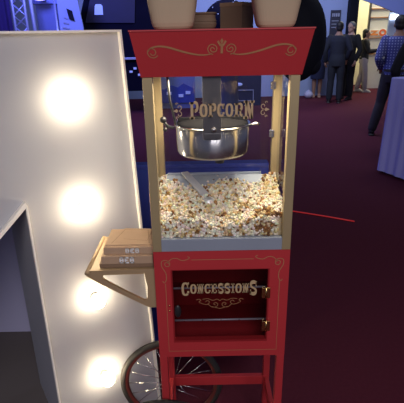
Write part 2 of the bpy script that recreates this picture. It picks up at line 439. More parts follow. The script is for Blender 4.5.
# ------------------------------------------------------------------ popcorn heap (uncountable)
def ico(sub):
    b = bmesh.new(); bmesh.ops.create_icosphere(b, subdivisions=sub, radius=1)
    b.verts.index_update(); r = ([v.co.copy() for v in b.verts], [[v.index for v in f_.verts] for f_ in b.faces]); b.free(); return r
IV, IF = ico(1)
def heap(x, y):
    back = (y-Y0-.01)/.24
    z = 1.004+.060*max(0, back)**.65+.010*math.sin(9*x+1)+.006*math.sin(31*x+14*y)
    z += .020*math.exp(-((x-.215)/.07)**2)*(1-.3*back)+.016*math.exp(-((x+.10)/.05)**2)*(.5+.5*back)
    z -= .016*math.exp(-((x-.06)/.07)**2-((y-1.16)/.06)**2)
    return z
def make_popcorn():
    verts = []; faces = []; cols = []
    def kernel(p, r, dark):
        tone = random.random()
        if dark: base = random.choice([(.30, .15, .05), (.42, .25, .09), (.16, .07, .03), (.8, .66, .38)])
        elif tone < .60: base = (.93, .88, .74)
        elif tone < .84: base = (.90, .80, .56)
        else: base = (.78, .60, .30)
        q = Matrix.Rotation(random.uniform(0, 6.3), 3, Vector((random.gauss(0, 1), random.gauss(0, 1), random.gauss(0, 1))).normalized())
        for k in range(4):
            o = q @ Vector([(.55, .1, .3), (-.5, .35, .1), (.05, -.55, -.2), (0, .1, -.6)][k])*r
            rr = r*random.uniform(.5, .72); n = len(verts)
            c = tuple(min(1, b_*random.uniform(.88, 1.08)) for b_ in base)
            if k == 3 and random.random() < .55: c = random.choice([(.28, .12, .03), (.45, .24, .06), (.20, .09, .03)]); rr *= .85
            for v in IV:
                w = v*rr*(1+.22*noise.noise(v*1.7+p*50)); verts.append(tuple(p+o+w)); cols.append((*c, 1))
            faces.extend([[i+n for i in f_] for f_ in IF])
    xa, xb = cx-hw+pw+.004, cx+hw-pw-.004
    st = .0108
    # front layer against the pane
    z = .975
    while z < 1.07:
        x = xa
        while x < xb:
            px = x+random.uniform(-.003, .003); pz = z+random.uniform(-.003, .003)
            if pz < heap(px, Y0+.02)-.002:
                d = math.exp(-((px-.17)/.035)**2-((pz-1.002)/.018)**2)
                kernel(Vector((px, Y0+.017+random.uniform(0, .006), pz)), random.uniform(.0066, .0088), random.random() < d*.85+.05)
            x += st
        z += st*.93
    y = Y0+.022
    while y < Y1-.022:
        x = xa-.012
        while x < xb+.012:
            px = x+random.uniform(-.004, .004); py = y+random.uniform(-.004, .004)
            kernel(Vector((px, min(py, Y1-.022), heap(px, py)+random.uniform(-.005, .004))), random.uniform(.0066, .0090), random.random() < .05+.75*math.exp(-((px-.178)/.036)**2-((py-1.118)/.028)**2))
            x += st
        y += st
    # core below the surface
    n = len(verts); gx, gy = 24, 16
    for j in range(gy):
        for i in range(gx):
            X = xa-.01+(xb-xa+.02)*i/(gx-1); Yv = Y0+.024+(Y1-Y0-.045)*j/(gy-1)
            verts.append((X, Yv, heap(X, Yv)-.006)); cols.append((.62, .50, .30, 1))
    for j in range(gy-1):
        for i in range(gx-1): a = n+j*gx+i; faces.append([a, a+1, a+gx+1, a+gx])
    m0 = len(verts)
    for i in range(gx): verts.append((xa-.01+(xb-xa+.02)*i/(gx-1), Y0+.024, .962)); cols.append((.55, .44, .26, 1))
    for i in range(gx-1): faces.append([n+i, m0+i, m0+i+1, n+i+1])
    me = bpy.data.meshes.new('popcorn'); me.from_pydata(verts, [], faces); me.update()
    ca = me.color_attributes.new('kcol', 'FLOAT_COLOR', 'POINT')
    ca.data.foreach_set('color', [c for q in cols for c in q])
    me.polygons.foreach_set('use_smooth', [True]*len(me.polygons))
    me.materials.append(M['popcorn'])
    o = bpy.data.objects.new('popcorn', me); C.objects.link(o)
    tag(o, 'heap of cream popcorn behind the glass of the machine', 'popcorn', kind='stuff')
make_popcorn()
# scoop stuck in the heap
sc = thing('popcorn_scoop', 'pale metal scoop stuck in the popcorn heap', 'scoop', (-.02, 1.27, 1.07))
a = Vector((-.052, 1.30, 1.105)); b = Vector((.012, 1.235, 1.052)); d = (b-a).normalized(); sd = Vector((1, .5, 0)).normalized()*.011
MB().add([a-sd, a+sd, b+sd*1.2, b-sd*1.2, a-sd+Vector((0, 0, -.004)), a+sd+Vector((0, 0, -.004)), b+sd*1.2+Vector((0, 0, -.004)), b-sd*1.2+Vector((0, 0, -.004))],
         [[0, 1, 2, 3], [4, 5, 6, 7], [0, 1, 5, 4], [1, 2, 6, 5], [2, 3, 7, 6], [3, 0, 4, 7]]).build('handle', M['scoop'], sc)
MB().lathe([(.022, 0), (.021, .02), (.018, .04), (.002, .045), (.002, .043), (.016, .038), (.019, .02), (.020, 0)], (.018, 1.225, 1.005), 16).build('bowl', M['scoop'], sc)

# ================================================================== CART
cart = thing('concession_cart', 'red concession cart with glass door, spoked wheels and a side shelf, carrying the popcorn machine', 'cart', (cx, 1.23, 0))
zb, zt = .577, .9352
ox0, ox1, oz0, oz1 = -.088, .183, .637, .876
cb = MB()
XL, XR = cx-hw, cx+hw
cb.box(XL+.001, XR-.001, Y0+.003, Y1-.001, zt-.016, zt-.0005).box(XL, XR, Y0+.001, Y1, zb, zb+.016, .0015)
cb.box(XL, XL+.014, Y0+.003, Y1, zb+.002, zt-.002).box(XR-.014, XR, Y0+.003, Y1, zb+.002, zt-.002).box(XL, XR, Y1-.012, Y1, zb+.002, zt-.002)
cb.ring(rect(XL, XR, zb, zt), rect(ox0, ox1, oz0, oz1), lambda u, v, w: (u, Y0+w, v), .018)
cab = cb.build('cabinet', M['red'], cart)
# pinstripe and flourishes on the cabinet front
ps = MB(); yp = Y0-.0007
fq = lambda u, v: Vector((u, yp, v))
def line(pts, w=.0016):
    for q in strip(pts, w): ps.add([fq(*p) for p in q], [[0, 1, 2, 3]])
il, ir, ib, it = XL+.030, XR-.026, zb+.022, zt-.026
line([(il, it-.075), (il, ib), (ir, ib), (ir, it-.07)]); line([(il+.075, it), (ir-.075, it)])
for sg, ex in ((1, il), (-1, ir)):
    line([(ex+sg*u, it+v) for u, v in smooth_pts([(.012, -.012), (.006, -.006), (0, -.011), (.004, -.019), (.012, -.018), (.014, -.008), (.004, 0), (-.008, -.004), (-.008, -.02), (.002, -.04), (.003, -.06), (-.003, -.072), (-.008, -.066)], 4)], .002)
    line([(ex+sg*u, it+v) for u, v in smooth_pts([(.008, -.008), (.02, .004), (.034, .006), (.048, -.001), (.062, .001), (.07, .007), (.064, .011)], 4)], .002)
ps.build('pinstripe', M['giltdim'], cab, recalc=False)
MB().box(XL+.014, XR-.014, Y0+.019, Y1-.012, zb+.016, zb+.019).build('cabinet_floor', M['red_in'], cab)
for zz in (.688, .800):
    w = MB()
    w.tube([(XL+.014, Y0+.03, zz), (XR-.014, Y0+.03, zz)], .0032, 8)
    sf = w.build('shelf', M['steel_flat'], cart)
    MB().box(XL+.014, XR-.014, Y0+.034, Y1-.012, zz-.002, zz+.001).build('glass_plate', M['doorglass'], sf)
    if zz < .75:
        for i in range(5): MB().sphere((-.06+.055*i, Y0+.0265, zz+.001), .0022, 8, 6).build('rivet', M['chrome'], sf)
# door: pane with lettering, hinges and latch
door = pane([(ox0-.004, Y0-.004, oz0-.004), (ox1+.004, Y0-.004, oz0-.004), (ox1+.004, Y0-.004, oz1+.004), (ox0-.004, Y0-.004, oz1+.004)]).build('door', M['doorglass'], cart)
yt2 = Y0-.0062; fd = lambda u, v: Vector((u, yt2, v))
tx = MB()
text(tx, 'CONCESSIONS', fd, -.0635, .1545, (.8035, .031, 1.0), [.044]+[.031]*9+[.044], [1.22, .98, 1.0, .95, .92, .9, .9, .62, .98, 1.0, 1.15])
tx.build('lettering', M['gilt'], door, recalc=False)
og = MB()
def dl(pts, w=.0014):
    for sg in (1, -1):
        for q in strip([(.046+sg*u, .772+v) for u, v in pts], w): og.add([fd(*p) for p in q], [[0, 1, 2, 3]])
dl(smooth_pts([(.068, .010), (.060, .013), (.055, .008), (.060, .004), (.052, -.002), (.038, -.006), (.030, .002), (.036, .008), (.042, .003)], 4))
dl(smooth_pts([(.034, -.004), (.024, -.014), (.012, -.014), (.006, -.006), (.012, .001), (.018, -.004), (.013, -.008)], 4))
dl(smooth_pts([(0, -.020), (.010, -.017), (.022, -.013)], 4)); dl(smooth_pts([(.05, .012), (.035, .014), (.02, .008), (.008, .012), (0, .006)], 4))
og.build('scrollwork', M['giltdim'], door, recalc=False)
for px, pz in ((.177, .803), (.180, .690)):
    h = MB().box(px-.011, px+.000, Y0-.0095, Y0-.0054, pz-.017, pz+.017, .001).box(px+.002, px+.013, Y0-.0095, Y0-.0054, pz-.017, pz+.017, .001)
    h.tube([(px+.001, Y0-.010, pz-.018), (px+.001, Y0-.010, pz+.018)], .003, 10)
    h.build('hinge', M['brass'], door)
la = MB().sphere((-.076, Y0-.010, .748), (.010, .006, .021), 14, 10).build('latch', M['dark'], door)
kh = MB()
for dz in (-.009, .009): kh.sphere((-.100, Y0-.001, .752+dz), (.003, .0015, .003), 8, 6)
kh.build('latch_screw', M['brass'], door)
# legs and stretchers
lw = .023
for sx in (-1, 1):
    for yy in (Y0+.001, Y1-lw-.001):
        xa = cx+sx*hw; xb = xa-sx*lw
        lg = MB().box(min(xa, xb), max(xa, xb), yy, yy+lw, 0.004, zb, .0015).build('leg', M['red'], cart)
        xc = (xa+xb)/2
        MB().box(xc-.013, xc+.013, yy-.0015, yy+lw+.0015, 0, .012, .002).build('foot', M['rubber'], lg)
MB().box(XL+lw, XR-lw, Y1-.021, Y1-.004, .240, .280, .0015).build('stretcher', M['red'], cart)
for sx in (-1, 1):
    xa = cx+sx*(hw-.0115); st_ = MB().box(xa-.008, xa+.008, Y0+lw, Y1-lw, .240, .280, .0015).build('stretcher', M['red'], cart)
    for yy in (Y0-.0005,):
        MB().sphere((xa, yy, .26), (.004, .002, .004), 10, 6).build('bolt', M['brass'], st_)
# wheels on one axle that runs front to back under the left end
WX, WZ = -.135, .203
MB().tube([(WX, 1.050, .215), (WX, 1.415, WZ)], .006, 10).build('axle', M['dark'], cart)
def make_wheel(Yw, n, R_):
    WZ = R_
    w = MB().tube([(WX+(R_-.0125)*math.cos(t), Yw, WZ+(R_-.0125)*math.sin(t)) for t in [2*PI*i/64 for i in range(64)]], .0125, 10, True).build('wheel', M['rubber'], cart)
    r1 = R_-.022
    MB().lathe([(r1+.003, -.009), (r1-.008, -.007), (r1-.012, 0), (r1-.008, .007), (r1+.003, .009), (r1+.003, -.009)], (WX, Yw, WZ), 64, 'Y').build('wheel_rim', M['rim'], w)
    MB().lathe([(.0062, -.025), (.012, -.025), (.013, -.018), (.009, -.015), (.009, .015), (.013, .018), (.012, .025), (.0062, .025), (.0062, -.025)], (WX, Yw, WZ), 20, 'Y').build('hub', M['chrome'], w)
    for i in range(n):
        t = 2*PI*i/n; tw = (.55 if i % 2 else -.55); sy = .016 if i % 4 < 2 else -.016
        p0 = (WX+.011*math.cos(t+tw*2.2), Yw+sy, WZ+.011*math.sin(t+tw*2.2)); p1 = (WX+(r1-.009)*math.cos(t), Yw+sy*.1, WZ+(r1-.009)*math.sin(t))
        MB().tube([p0, p1], .0011, 6).build('spoke', M['chrome'], w)
make_wheel(1.40, 20, .203); make_wheel(1.074, 20, .216)
# side shelf: two triangular brackets, rails and slats
def bracket(yf, name='shelf_bracket'):
    out = [(-.336, .868), (-.330, .873), (-.30, .874), (-.22, .875), (XL-.001, .876), (XL-.001, .80), (XL-.001, .748), (-.158, .748), (-.168, .752), (-.24, .795), (-.30, .832), (-.334, .856)]
    inn = [(-.289, .856), (-.285, .8585), (-.27, .859), (-.22, .860), (-.168, .861), (-.162, .82), (-.163, .785), (-.167, .774), (-.174, .772), (-.23, .806), (-.27, .832), (-.288, .846)]
    return MB().ring(out, inn, lambda u, v, w: (u, yf+w, v), .009).build(name, M['shelfwood'], cart)
bracket(1.112)
b2 = bracket(1.330)
MB().tube([(-.330, 1.106, .868), (-.328, 1.342, .868)], .007, 10).build('shelf_rail', M['shelfwood'], cart)
sl = MB()
sl.box(-.322, XL-.002, 1.120, 1.332, .868, .8725)
sl.build('shelf_board', M['shelfwood'], cart)

# flat kraft boxes on the side shelf
def kraft_box(x0, x1, y0, y1, z0, z1, label, marks, flaps=False, m='kraft'):
    t = thing('kraft_box', label, 'box', ((x0+x1)/2, (y0+y1)/2, z0), 'kraft boxes on the side shelf')
    o = MB().box(x0, x1, y0, y1, z0, z1, .002).build('carton', M[m], t)
    if marks:
        mk = MB(); X = x0+marks[0]; Zc = (z0+z1)/2; yq = y0-.0006; s_ = marks[1]
        for k in range(3):
            bx_ = X+k*s_*1.25
            for a_, b_, c_, d_ in ((0, 1, .76, 1), (0, 1, 0, .24), (0, .3, 0, 1), (.7, 1, .0, 1), (.3, .7, .42, .6)):
                if k == 1 and a_ == .7: continue
                mk.add([(bx_+a_*s_, yq, Zc+(c_-.5)*s_*marks[2]), (bx_+b_*s_, yq, Zc+(c_-.5)*s_*marks[2]), (bx_+b_*s_, yq, Zc+(d_-.5)*s_*marks[2]), (bx_+a_*s_, yq, Zc+(d_-.5)*s_*marks[2])], [[0, 1, 2, 3]])
        mk.build('printed_mark', M['print_white'], o, recalc=False)
    if flaps:
        fl = MB(); z = z1+.0015
        fl.prism([(x0+.004, y0+.012), (x1-.006, y0+.010), (x1-.020, y1-.008), (x0+.045, y1-.002), (x0+.012, y1-.03)], lambda u, v, w: (u, v, z1+w), .003)
        fl.build('folded_flap', M[m], o)
        ln = MB()
        for q in strip([(x0+.020, y0+.020), (x0+.045, y1-.012), (x1-.025, y1-.018), (x1-.012, y0+.018)], .0018): ln.add([(p[0], p[1], z1+.0034) for p in q], [[0, 1, 2, 3]])
        for q in strip([(x0+.05, y0+.05), (x1-.02, y0+.035), (x1-.012, y1-.03)], .0016): ln.add([(p[0], p[1], z1+.0034) for p in q], [[0, 1, 2, 3]])
        ln.build('fold_line', M['kraftd'], o, recalc=False)
    return t
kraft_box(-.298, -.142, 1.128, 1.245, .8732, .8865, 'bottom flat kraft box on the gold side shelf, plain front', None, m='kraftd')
kraft_box(-.290, -.143, 1.124, 1.245, .8868, .912, 'middle kraft box of the stack on the side shelf, white marks on front', (.052, .0118, 1.75))
kraft_box(-.283, -.142, 1.134, 1.262, .9123, .935, 'top kraft box of the stack on the side shelf, folded flaps on its lid', (.062, .0112, 1.35), True)

# kraft tubs and a box standing on the machine
def tub(x, y, r0, r1, h, label, m='tubk'):
    t = thing('kraft_tub', label, 'tub', (x, y, 1.5088), 'kraft tubs on top of the popcorn machine')
    def sq(r, z, e=.55, n=40):
        return [(x+r*math.copysign(abs(math.cos(2*PI*i/n))**e, math.cos(2*PI*i/n)), y+r*.82*math.copysign(abs(math.sin(2*PI*i/n))**e, math.sin(2*PI*i/n)), z) for i in range(n)]
    lv = [(.76*r0, 0), (.86*r0, .0015), (.94*r0, .006), (r0, .014), (r0+(r1-r0)*.5, h*.5), (r1, h), (r1-.003, h), (r0, .02), (.5*r0, .018)]
    vs = []; fs = []; n = 40
    for r, z in lv: vs += sq(r, 1.5088+z)
    for i in range(len(lv)-1):
        for k in range(n): l = (k+1) % n; fs.append([i*n+k, i*n+l, (i+1)*n+l, (i+1)*n+k])
    fs.append(list(range(n))); fs.append([(len(lv)-1)*n+k for k in range(n)][::-1])
    MB().add(vs, fs).build('tub_wall', M[m], t)
    ring = sq(r1+.001, 1.5088+h)
    MB().tube(ring, .003, 6, True).build('rolled_rim', M[m], t)
    return t
tub(-.060, 1.13, .050, .071, .16, 'left large kraft tub on top of the popcorn machine')
tub(.181, 1.13, .047, .074, .16, 'right large kraft tub on top of the popcorn machine')
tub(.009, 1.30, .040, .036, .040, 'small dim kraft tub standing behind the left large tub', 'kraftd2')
t = thing('kraft_carton', 'square kraft carton standing between the two large tubs', 'box', (.10, 1.31, 1.5088))
mm = Matrix.Translation((.105, 1.315, 1.5088)) @ Matrix.Rotation(math.radians(-38), 4, 'Z')
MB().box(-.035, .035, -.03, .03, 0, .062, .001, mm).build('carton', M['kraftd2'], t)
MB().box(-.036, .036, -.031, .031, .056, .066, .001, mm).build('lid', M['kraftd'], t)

# ================================================================== GIANT LETTER
yaw = math.radians(32); uL = Vector((math.cos(yaw), math.sin(yaw), 0)); wL = Vector((-math.sin(yaw), math.cos(yaw), 0)); oL = Vector((-.552, 1.29, 0))
def LP(s_, z, d): return oL+uL*s_+wL*d+Vector((0, 0, z))
let = thing('letter_sign', 'giant white letter sign standing on the floor, lit by round bulbs', 'sign', LP(-.45, 0, .2))
ZT = 1.514
def m_poly(g=0.):
    # outline of the letter M from its right stem's foot, anticlockwise
    return [(0+g, 0+g), (.412-g, 0+g), (.359-g, ZT-g), (-.02, ZT-g), (-.45, 1.093-g*1.4), (-.88, ZT-g), (-1.259+g, ZT-g), (-1.312+g, 0+g), (-.90-g, 0+g), (-.90-g, 1.024-g*2.2), (-.45, .583+g*1.4), (0+g, 1.024-g*2.2)]
P0 = m_poly(); P1 = m_poly(.006)
tri = [(0, 1, 2, 3, 11), (3, 4, 10, 11), (4, 5, 9, 10), (5, 6, 7, 8, 9)]
fm = MB()
pts = [LP(a_, b_, 0) for a_, b_ in P0]+[LP(a_, b_, .40) for a_, b_ in P0]
fm.add(pts, [list(t_) for t_ in tri]+[[i+12 for i in t_][::-1] for t_ in tri]+[[i, i+12, (i+1) % 12+12, (i+1) % 12] for i in range(12)])
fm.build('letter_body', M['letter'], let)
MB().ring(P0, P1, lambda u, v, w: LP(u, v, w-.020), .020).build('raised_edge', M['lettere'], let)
for k in range(4):
    zc = .265+.351*k; c = LP(.184-.007*k/3, zc, 0)
    bl = MB().sphere((0, 0, 0), .026, 20, 14).build('bulb', M['bulb'], None); bl.location = c-wL*.042
    pl = bl.location.copy(); bl.parent = let; bl.matrix_parent_inverse = parent_world(let).inverted()
    so = MB().tube([c-wL*.001, c-wL*.020], .016, 14).build('socket', M['white'], let)
struct(MB().box(-2.6, -.62, 2.01, 2.06, 0, 1.15, .004), 'wall_partition', M['part'])

# blue cloth-covered counter behind the cart
bcn = thing('blue_barrier', 'waist-high barrier covered in deep blue cloth, behind the cart', 'barrier', (-.02, 1.88, 0))
cl = MB(); n = 60; xs = [-.33+.62*i/n for i in range(n+1)]
vs = []; fs = []
for z in (0.01, .5, .972):
    for i, x in enumerate(xs): vs.append((x, 1.84+.012*math.sin(i*.9)*(1-z*.9), z))
for j in range(2):
    for i in range(n): a_ = j*(n+1)+i; fs.append([a_, a_+1, a_+n+2, a_+n+1])
cl.add(vs, fs, True)
cl.box(-.33, .29, 1.836, 1.892, .955, .975, .004).box(-.33, -.325, 1.84, 1.89, .01, .96).box(.285, .29, 1.84, 1.89, .01, .96)
cl.build('cloth', M['bluecloth'], bcn)
MB().box(-.32, .28, 1.86, 1.885, 0, .954).box(-.28,-.2,1.80+.06,2.05,0,.03).box(.16,.24,1.86,2.05,0,.03).build('barrier_frame', M['navy'], bcn)

# cable on the carpet
MB().tube([(x, y, .006) for x, y in [(.60, 3.72), (.72, 3.69), (.81, 3.65), (.95, 3.58), (1.10, 3.50), (1.27, 3.40)]], .006, 8).build('floor_cable', M['cable'])
tag(bpy.data.objects['floor_cable'], 'thin red cable lying on the maroon carpet right of the cart', 'cable')

# draped high table at the right edge
tb = thing('draped_table', 'tall table under a pale lavender cloth at the right edge', 'table', (2.45, 4.95, 0))
rt = Matrix.Translation((2.015, 4.79, 0)) @ Matrix.Rotation(math.radians(-68), 4, 'Z')
per = []
L1, L2 = .55, .80
nn = 26
for i in range(nn): per.append((L1*i/nn, 0, (0, -1)))
for i in range(10): per.append((L1, L2*i/10, (1, 0)))
for i in range(nn): per.append((L1-L1*i/nn, L2, (0, 1)))
for i in range(10): per.append((0, L2-L2*i/10, (-1, 0)))
vs = []; fs = []; n = len(per)
for z, fl in ((1.03, 0.), (1.02, .006), (.7, .018), (.35, .03), (.03, .042)):
    for i, (x, y, nr) in enumerate(per):
        a_ = fl*(1+.22*math.sin(i*1.1)+.2*math.sin(i*.47+1)); vs.append(rt @ Vector((x+nr[0]*a_, y+nr[1]*a_, z)))
for j in range(4):
    for i in range(n): k = (i+1) % n; fs.append([j*n+i, j*n+k, (j+1)*n+k, (j+1)*n+i])
fs.append(list(range(n)))
MB().add(vs, fs, True).build('tablecloth', M['lavcloth'], tb)
MB().box(.02, L1-.02, .02, L2-.02, 0.0, 1.025, .002, rt).build('table_body', M['part'], tb)

# ================================================================== FAR HALL
# navy globe on a pedestal, seen between the tubs
gl = thing('navy_globe', 'dark navy dome with pale dots beyond the machine, between the kraft tubs', 'globe', (.505, 8.5, 0))
MB().sphere((.505, 8.5, 1.62), .43, 32, 20).build('dome', M['globe'], gl)
MB().lathe([(.001, 0), (.32, 0), (.32, .04), (.22, .1), (.20, 1.1), (.26, 1.25), (.001, 1.25)], (.505, 8.5, 0), 28).build('pedestal', M['navy'], gl)
for k in range(16):
    a_ = random.uniform(-2.5, -.6); e_ = random.uniform(-.1, 1.2)
    MB().sphere((.505+.43*math.cos(e_)*math.cos(a_), 8.5+.43*math.cos(e_)*math.sin(a_), 1.62+.43*math.sin(e_)), .010, 8, 6).build('dot', M['dot'], gl)
# black hanging balloon beside the marquee
bl = thing('black_balloon', 'large black rounded balloon hanging right of the red marquee', 'balloon', (.745, 3.5, 1.15))
MB().sphere((.745, 3.5, 1.455), (.193, .19, .315), 32, 24).build('balloon', M['black'], bl)
MB().sphere((.845, 3.46, 1.265), (.062, .07, .075), 20, 14).build('small_lobe', M['black'], bl)
MB().tube([(.745, 3.5, 1.765), (.745, 3.5, 4.6)], .006, 6).build('cord', M['dark'], bl)
# dark cabinet beyond the letter
kc_ = thing('dark_display_cabinet', 'large dark navy cabinet with a small pale screen beyond the letter sign', 'cabinet', (-1.6, 9.2, 0))
prof = [(-2.22, .45), (-2.30, .55), (-2.31, 1.62), (-2.25, 1.72), (-2.10, 2.15), (-2.0, 2.3), (-1.0, 2.3), (-.88, 2.2), (-.84, 1.6), (-.86, .45)]
MB().prism(prof, lambda u, v, w: (u, 9.0+w, v), .5).build('cabinet_body', M['globe'], kc_)
MB().prism([(-2.12, 1.72), (-1.20, 1.70), (-1.15, 2.24), (-1.95, 2.24)], lambda u, v, w: (u, 8.99-w, v), .015).build('front_panel', M['navy'], kc_)
MB().prism([(-1.93, 1.85), (-1.77, 1.85), (-1.77, 2.0), (-1.80, 2.03), (-1.89, 2.03), (-1.91, 2.0)], lambda u, v, w: (u, 8.965-w, v), .01).build('screen', M['patch'], kc_)
for x in (-2.2, -.95): MB().box(x, x+.1, 9.05, 9.4, 0, .46).build('leg', M['navy'], kc_)
MB().box(-1.5, -.95, 8.93, 8.99, 1.045, 1.085, .004).build('trim_bar', M['truss'], kc_)
for x, z in ((-1.28, .86), (-1.36, .80), (-1.2, .74)): MB().box(x, x+.06, 8.97, 8.99, z, z+.04, .004).build('light', M['dot'], kc_)
# blue panels seen through the left half of the glass
pn = thing('blue_display_panel', 'blue display panel with a jagged skyline, seen through the machine glass at left', 'display panel', (-.4, 9.6, 0))
MB().box(-.88, -.10, 9.6, 9.66, 0, 1.5, .004).build('panel', M['bluewall'], pn)
MB().prism([(-.88, .12), (-.12, .12), (-.12, .42), (-.22, .46), (-.34, .52), (-.46, .44), (-.6, .49), (-.75, .40), (-.88, .42)], lambda u, v, w: (u, 9.59-w, v), .02).build('skyline', M['bluecloth'], pn)
for x, z in ((-.7, .35), (-.45, .30), (-.3, .36)): MB().box(x, x+.1, 9.55, 9.57, z-.06, z, .002).build('light', M['dot'], pn)
dk = thing('dark_display_board', 'dark board with a blue outlined frame, seen through the glass behind the lettering', 'display board', (.9, 9.8, 0))
MB().box(.62, 1.32, 9.8, 9.86, 0, 1.5, .004).build('board', M['navy'], dk)
MB().ring(rect(.74, 1.16, .10, .34), rect(.755, 1.145, .115, .325), lambda u, v, w: (u, 9.78+w, v), .02).build('frame_outline', M['truss'], dk)
MB().sphere((.845, 9.77, .455), (.07, .02, .035), 12, 8).build('light', M['dot'], dk)

# truss, drape, lamp and sign at the upper left
tu = thing('lattice_truss', 'pale lattice truss lit blue at the upper left, above the letter', 'truss', (-2.9, 8.0, 0))
MB().tube([(-3.06, 8, 0), (-3.06, 8, 3.6)], .022, 8).build('upright', M['truss'], tu)
MB().tube([(-2.86, 8, 0), (-2.86, 8, 3.6)], .022, 8).build('upright', M['truss'], tu)
MB().tube([(-2.74, 8.1, 0), (-2.78, 8.1, 1.8), (-2.84, 8.1, 3.6)], .032, 8).build('upright', M['truss'], tu)
for k in range(9):
    z = .2+k*.36; MB().tube([(-3.06, 8, z), (-2.86, 8, z+.18), (-3.06, 8, z+.36)], .013, 6).build('brace', M['truss'], tu)
    MB().tube([(-2.86, 8, z), (-3.06, 8, z+.18), (-2.86, 8, z+.36)], .010, 6).build('brace', M['truss'], tu)
dr = MB(); vs = []; fs = []; n = 40
for z in (0, 3.6):
    for i in range(n+1): vs.append((-4.2+1.08*i/n, 8.05+.04*math.sin(i*1.1), z))
for i in range(n): fs.append([i, i+1, n+2+i, n+1+i])
dr.add(vs, fs, True); o = dr.build('blue_drape', M['bluedrape']); tag(o, 'deep blue drape hanging at the far left edge', 'drape')
pb = thing('blue_backdrop', 'grey blue backdrop panel lit by a blue lamp, right of the truss', 'backdrop', (-2.5, 8.5, 0))
MB().box(-2.85, -2.5+.02, 8.5, 8.54, 0, 2.02, .004).box(-2.5, -2.10, 8.5, 8.54, 0, 2.02, .004).build('panel', M['bluewall'], pb)
MB().box(-2.9, -2.1, 8.46, 8.56, 2.02, 2.2, .01).build('top_beam', M['fascia'], pb)
MB().tube([(-2.50, 8.46, 0), (-2.50, 8.46, 2.1)], .02, 8).build('post', M['truss'], pb)
lp = thing('blue_lamp', 'glowing blue lamp at the top edge, above the letter', 'lamp', (-2.63, 8.3, 1.99))
MB().sphere((-2.68, 8.28, 2.11), (.13, .06, .05), 16, 10).build('lens', M['bluelamp'], lp)
MB().tube([(-2.68, 8.32, 2.11), (-2.68, 8.4590, 2.11)], .05, 12).build('housing', M['dark'], lp)
sg_ = thing('tilted_sign', 'tilted pale blue sign with a dark square, left of the navy cabinet', 'sign', (-2.2, 8.2, 0))
MB().prism([(-2.36, 0), (-2.05, 0), (-1.98, 1.62), (-2.06, 2.3), (-2.38, 2.3)], lambda u, v, w: (u, 8.2+w, v), .03).build('board', M['wall'], sg_)
MB().prism([(-2.20, 1.76), (-2.11, 1.72), (-2.14, 1.89), (-2.23, 1.93)], lambda u, v, w: (u, 8.19-w, v), .008).build('dark_square', M['black'], sg_)
for k in range(3):
    MB().prism([(-2.33+.02*k, 1.62+.08*k), (-2.22, 1.60+.08*k), (-2.22, 1.625+.08*k), (-2.33+.02*k, 1.645+.08*k)], lambda u, v, w: (u, 8.19-w, v), .006).build('printed_line', M['truss'], sg_)

# poster on the wall behind the men
po = thing('dark_poster', 'dark narrow poster on the pale wall behind the man in the suit', 'poster', (3.2, 11.18, .9))
MB().box(3.08, 3.31, 11.17, 11.203, .8, 1.94, .003).build('board', M['poster'], po)
for k, (w0, w1) in enumerate(((.03, .06), (.075, .10), (.115, .15), (.165, .20))):
    MB().box(3.08+w0, 3.08+w1, 11.162, 11.17, 1.80, 1.87).build('printed_line', M['posterw'], po)
for k in range(3):
    MB().box(3.11, 3.27, 11.162, 11.17, 1.70-.07*k, 1.715-.07*k).build('printed_line', M['posterw'], po)

# booth: display panel with orange logo, fabric fascia, light tube
bp = thing('booth_panel', 'white framed display panel with an orange logo in the bright booth', 'display panel', (4.7, 12.4, 0))
MB().box(4.44, 4.98, 12.42, 12.46, 0, 2.2, .004).build('board', M['white'], bp)
for x in (4.43, 4.97): MB().box(x-.02, x+.02, 12.38, 12.46, 0, 2.25, .004).build('upright', M['shaft'], bp)
for z in (2.0, 1.79, 1.30, .9): MB().box(4.44, 4.98, 12.39, 12.43, z-.012, z+.012, .002).build('rail', M['giltdim'], bp)
lg = MB().box(4.47, 4.94, 12.405, 12.42, 1.345, 1.50, .003).build('logo_band', M['white'], bp)
MB().prism([(4.49, 1.36), (4.70, 1.36), (4.70, 1.40), (4.60, 1.41), (4.70, 1.48), (4.50, 1.48), (4.50, 1.45), (4.60, 1.45), (4.49, 1.39)], lambda u, v, w: (u, 12.40-w, v), .004).build('logo_stroke', M['orange'], lg)
oo = [(4.81+.095*math.cos(t_), 1.425+.085*math.sin(t_)) for t_ in [2*PI*i/28 for i in range(28)]]; oi = [(4.81+.045*math.cos(t_), 1.425+.04*math.sin(t_)) for t_ in [2*PI*i/28 for i in range(28)]]
MB().ring(oo, oi, lambda u, v, w: (u, 12.395+w, v), .006).build('logo_ring', M['orange2'], lg)
fa = MB().prism([(3.22, 2.13), (3.75, 1.96), (4.25, 1.76), (5.3, 1.62), (5.3, 3.4), (3.22, 3.4)], lambda u, v, w: (u, 10+w, v), .05).build('fabric_fascia', M['fascia'])
tag(fa, 'blue fabric fascia sloping across the top right corner', 'fascia')
MB().tube([(3.25, 10.02, 3.4), (3.25, 10.02, 4.6)], .01, 6).build('hanging_rod', M['dark'], fa)
MB().tube([(5.25, 10.02, 3.4), (5.25, 10.02, 4.6)], .01, 6).build('hanging_rod', M['dark'], fa)
lt_ = thing('light_box', 'bright white light box under the blue fascia at the right edge', 'light', (5.2, 12.0, 0))
MB().box(4.82, 5.7, 12.0, 12.06, 1.72, 1.85, .006).build('lit_face', M['tube'], lt_)
MB().box(4.80, 5.72, 12.06, 12.12, 0, 1.9, .004).build('stand_panel', M['wall'], lt_)
bb = MB().sphere((2.58, 10.75, .085), (.105, .09, .085), 16, 12).sphere((2.58, 10.75, .165), (.04, .04, .03), 10, 8).build('small_bag', M['part'])
tag(bb, 'small round pale bag on the carpet by the wall, left of the bare legs', 'bag')

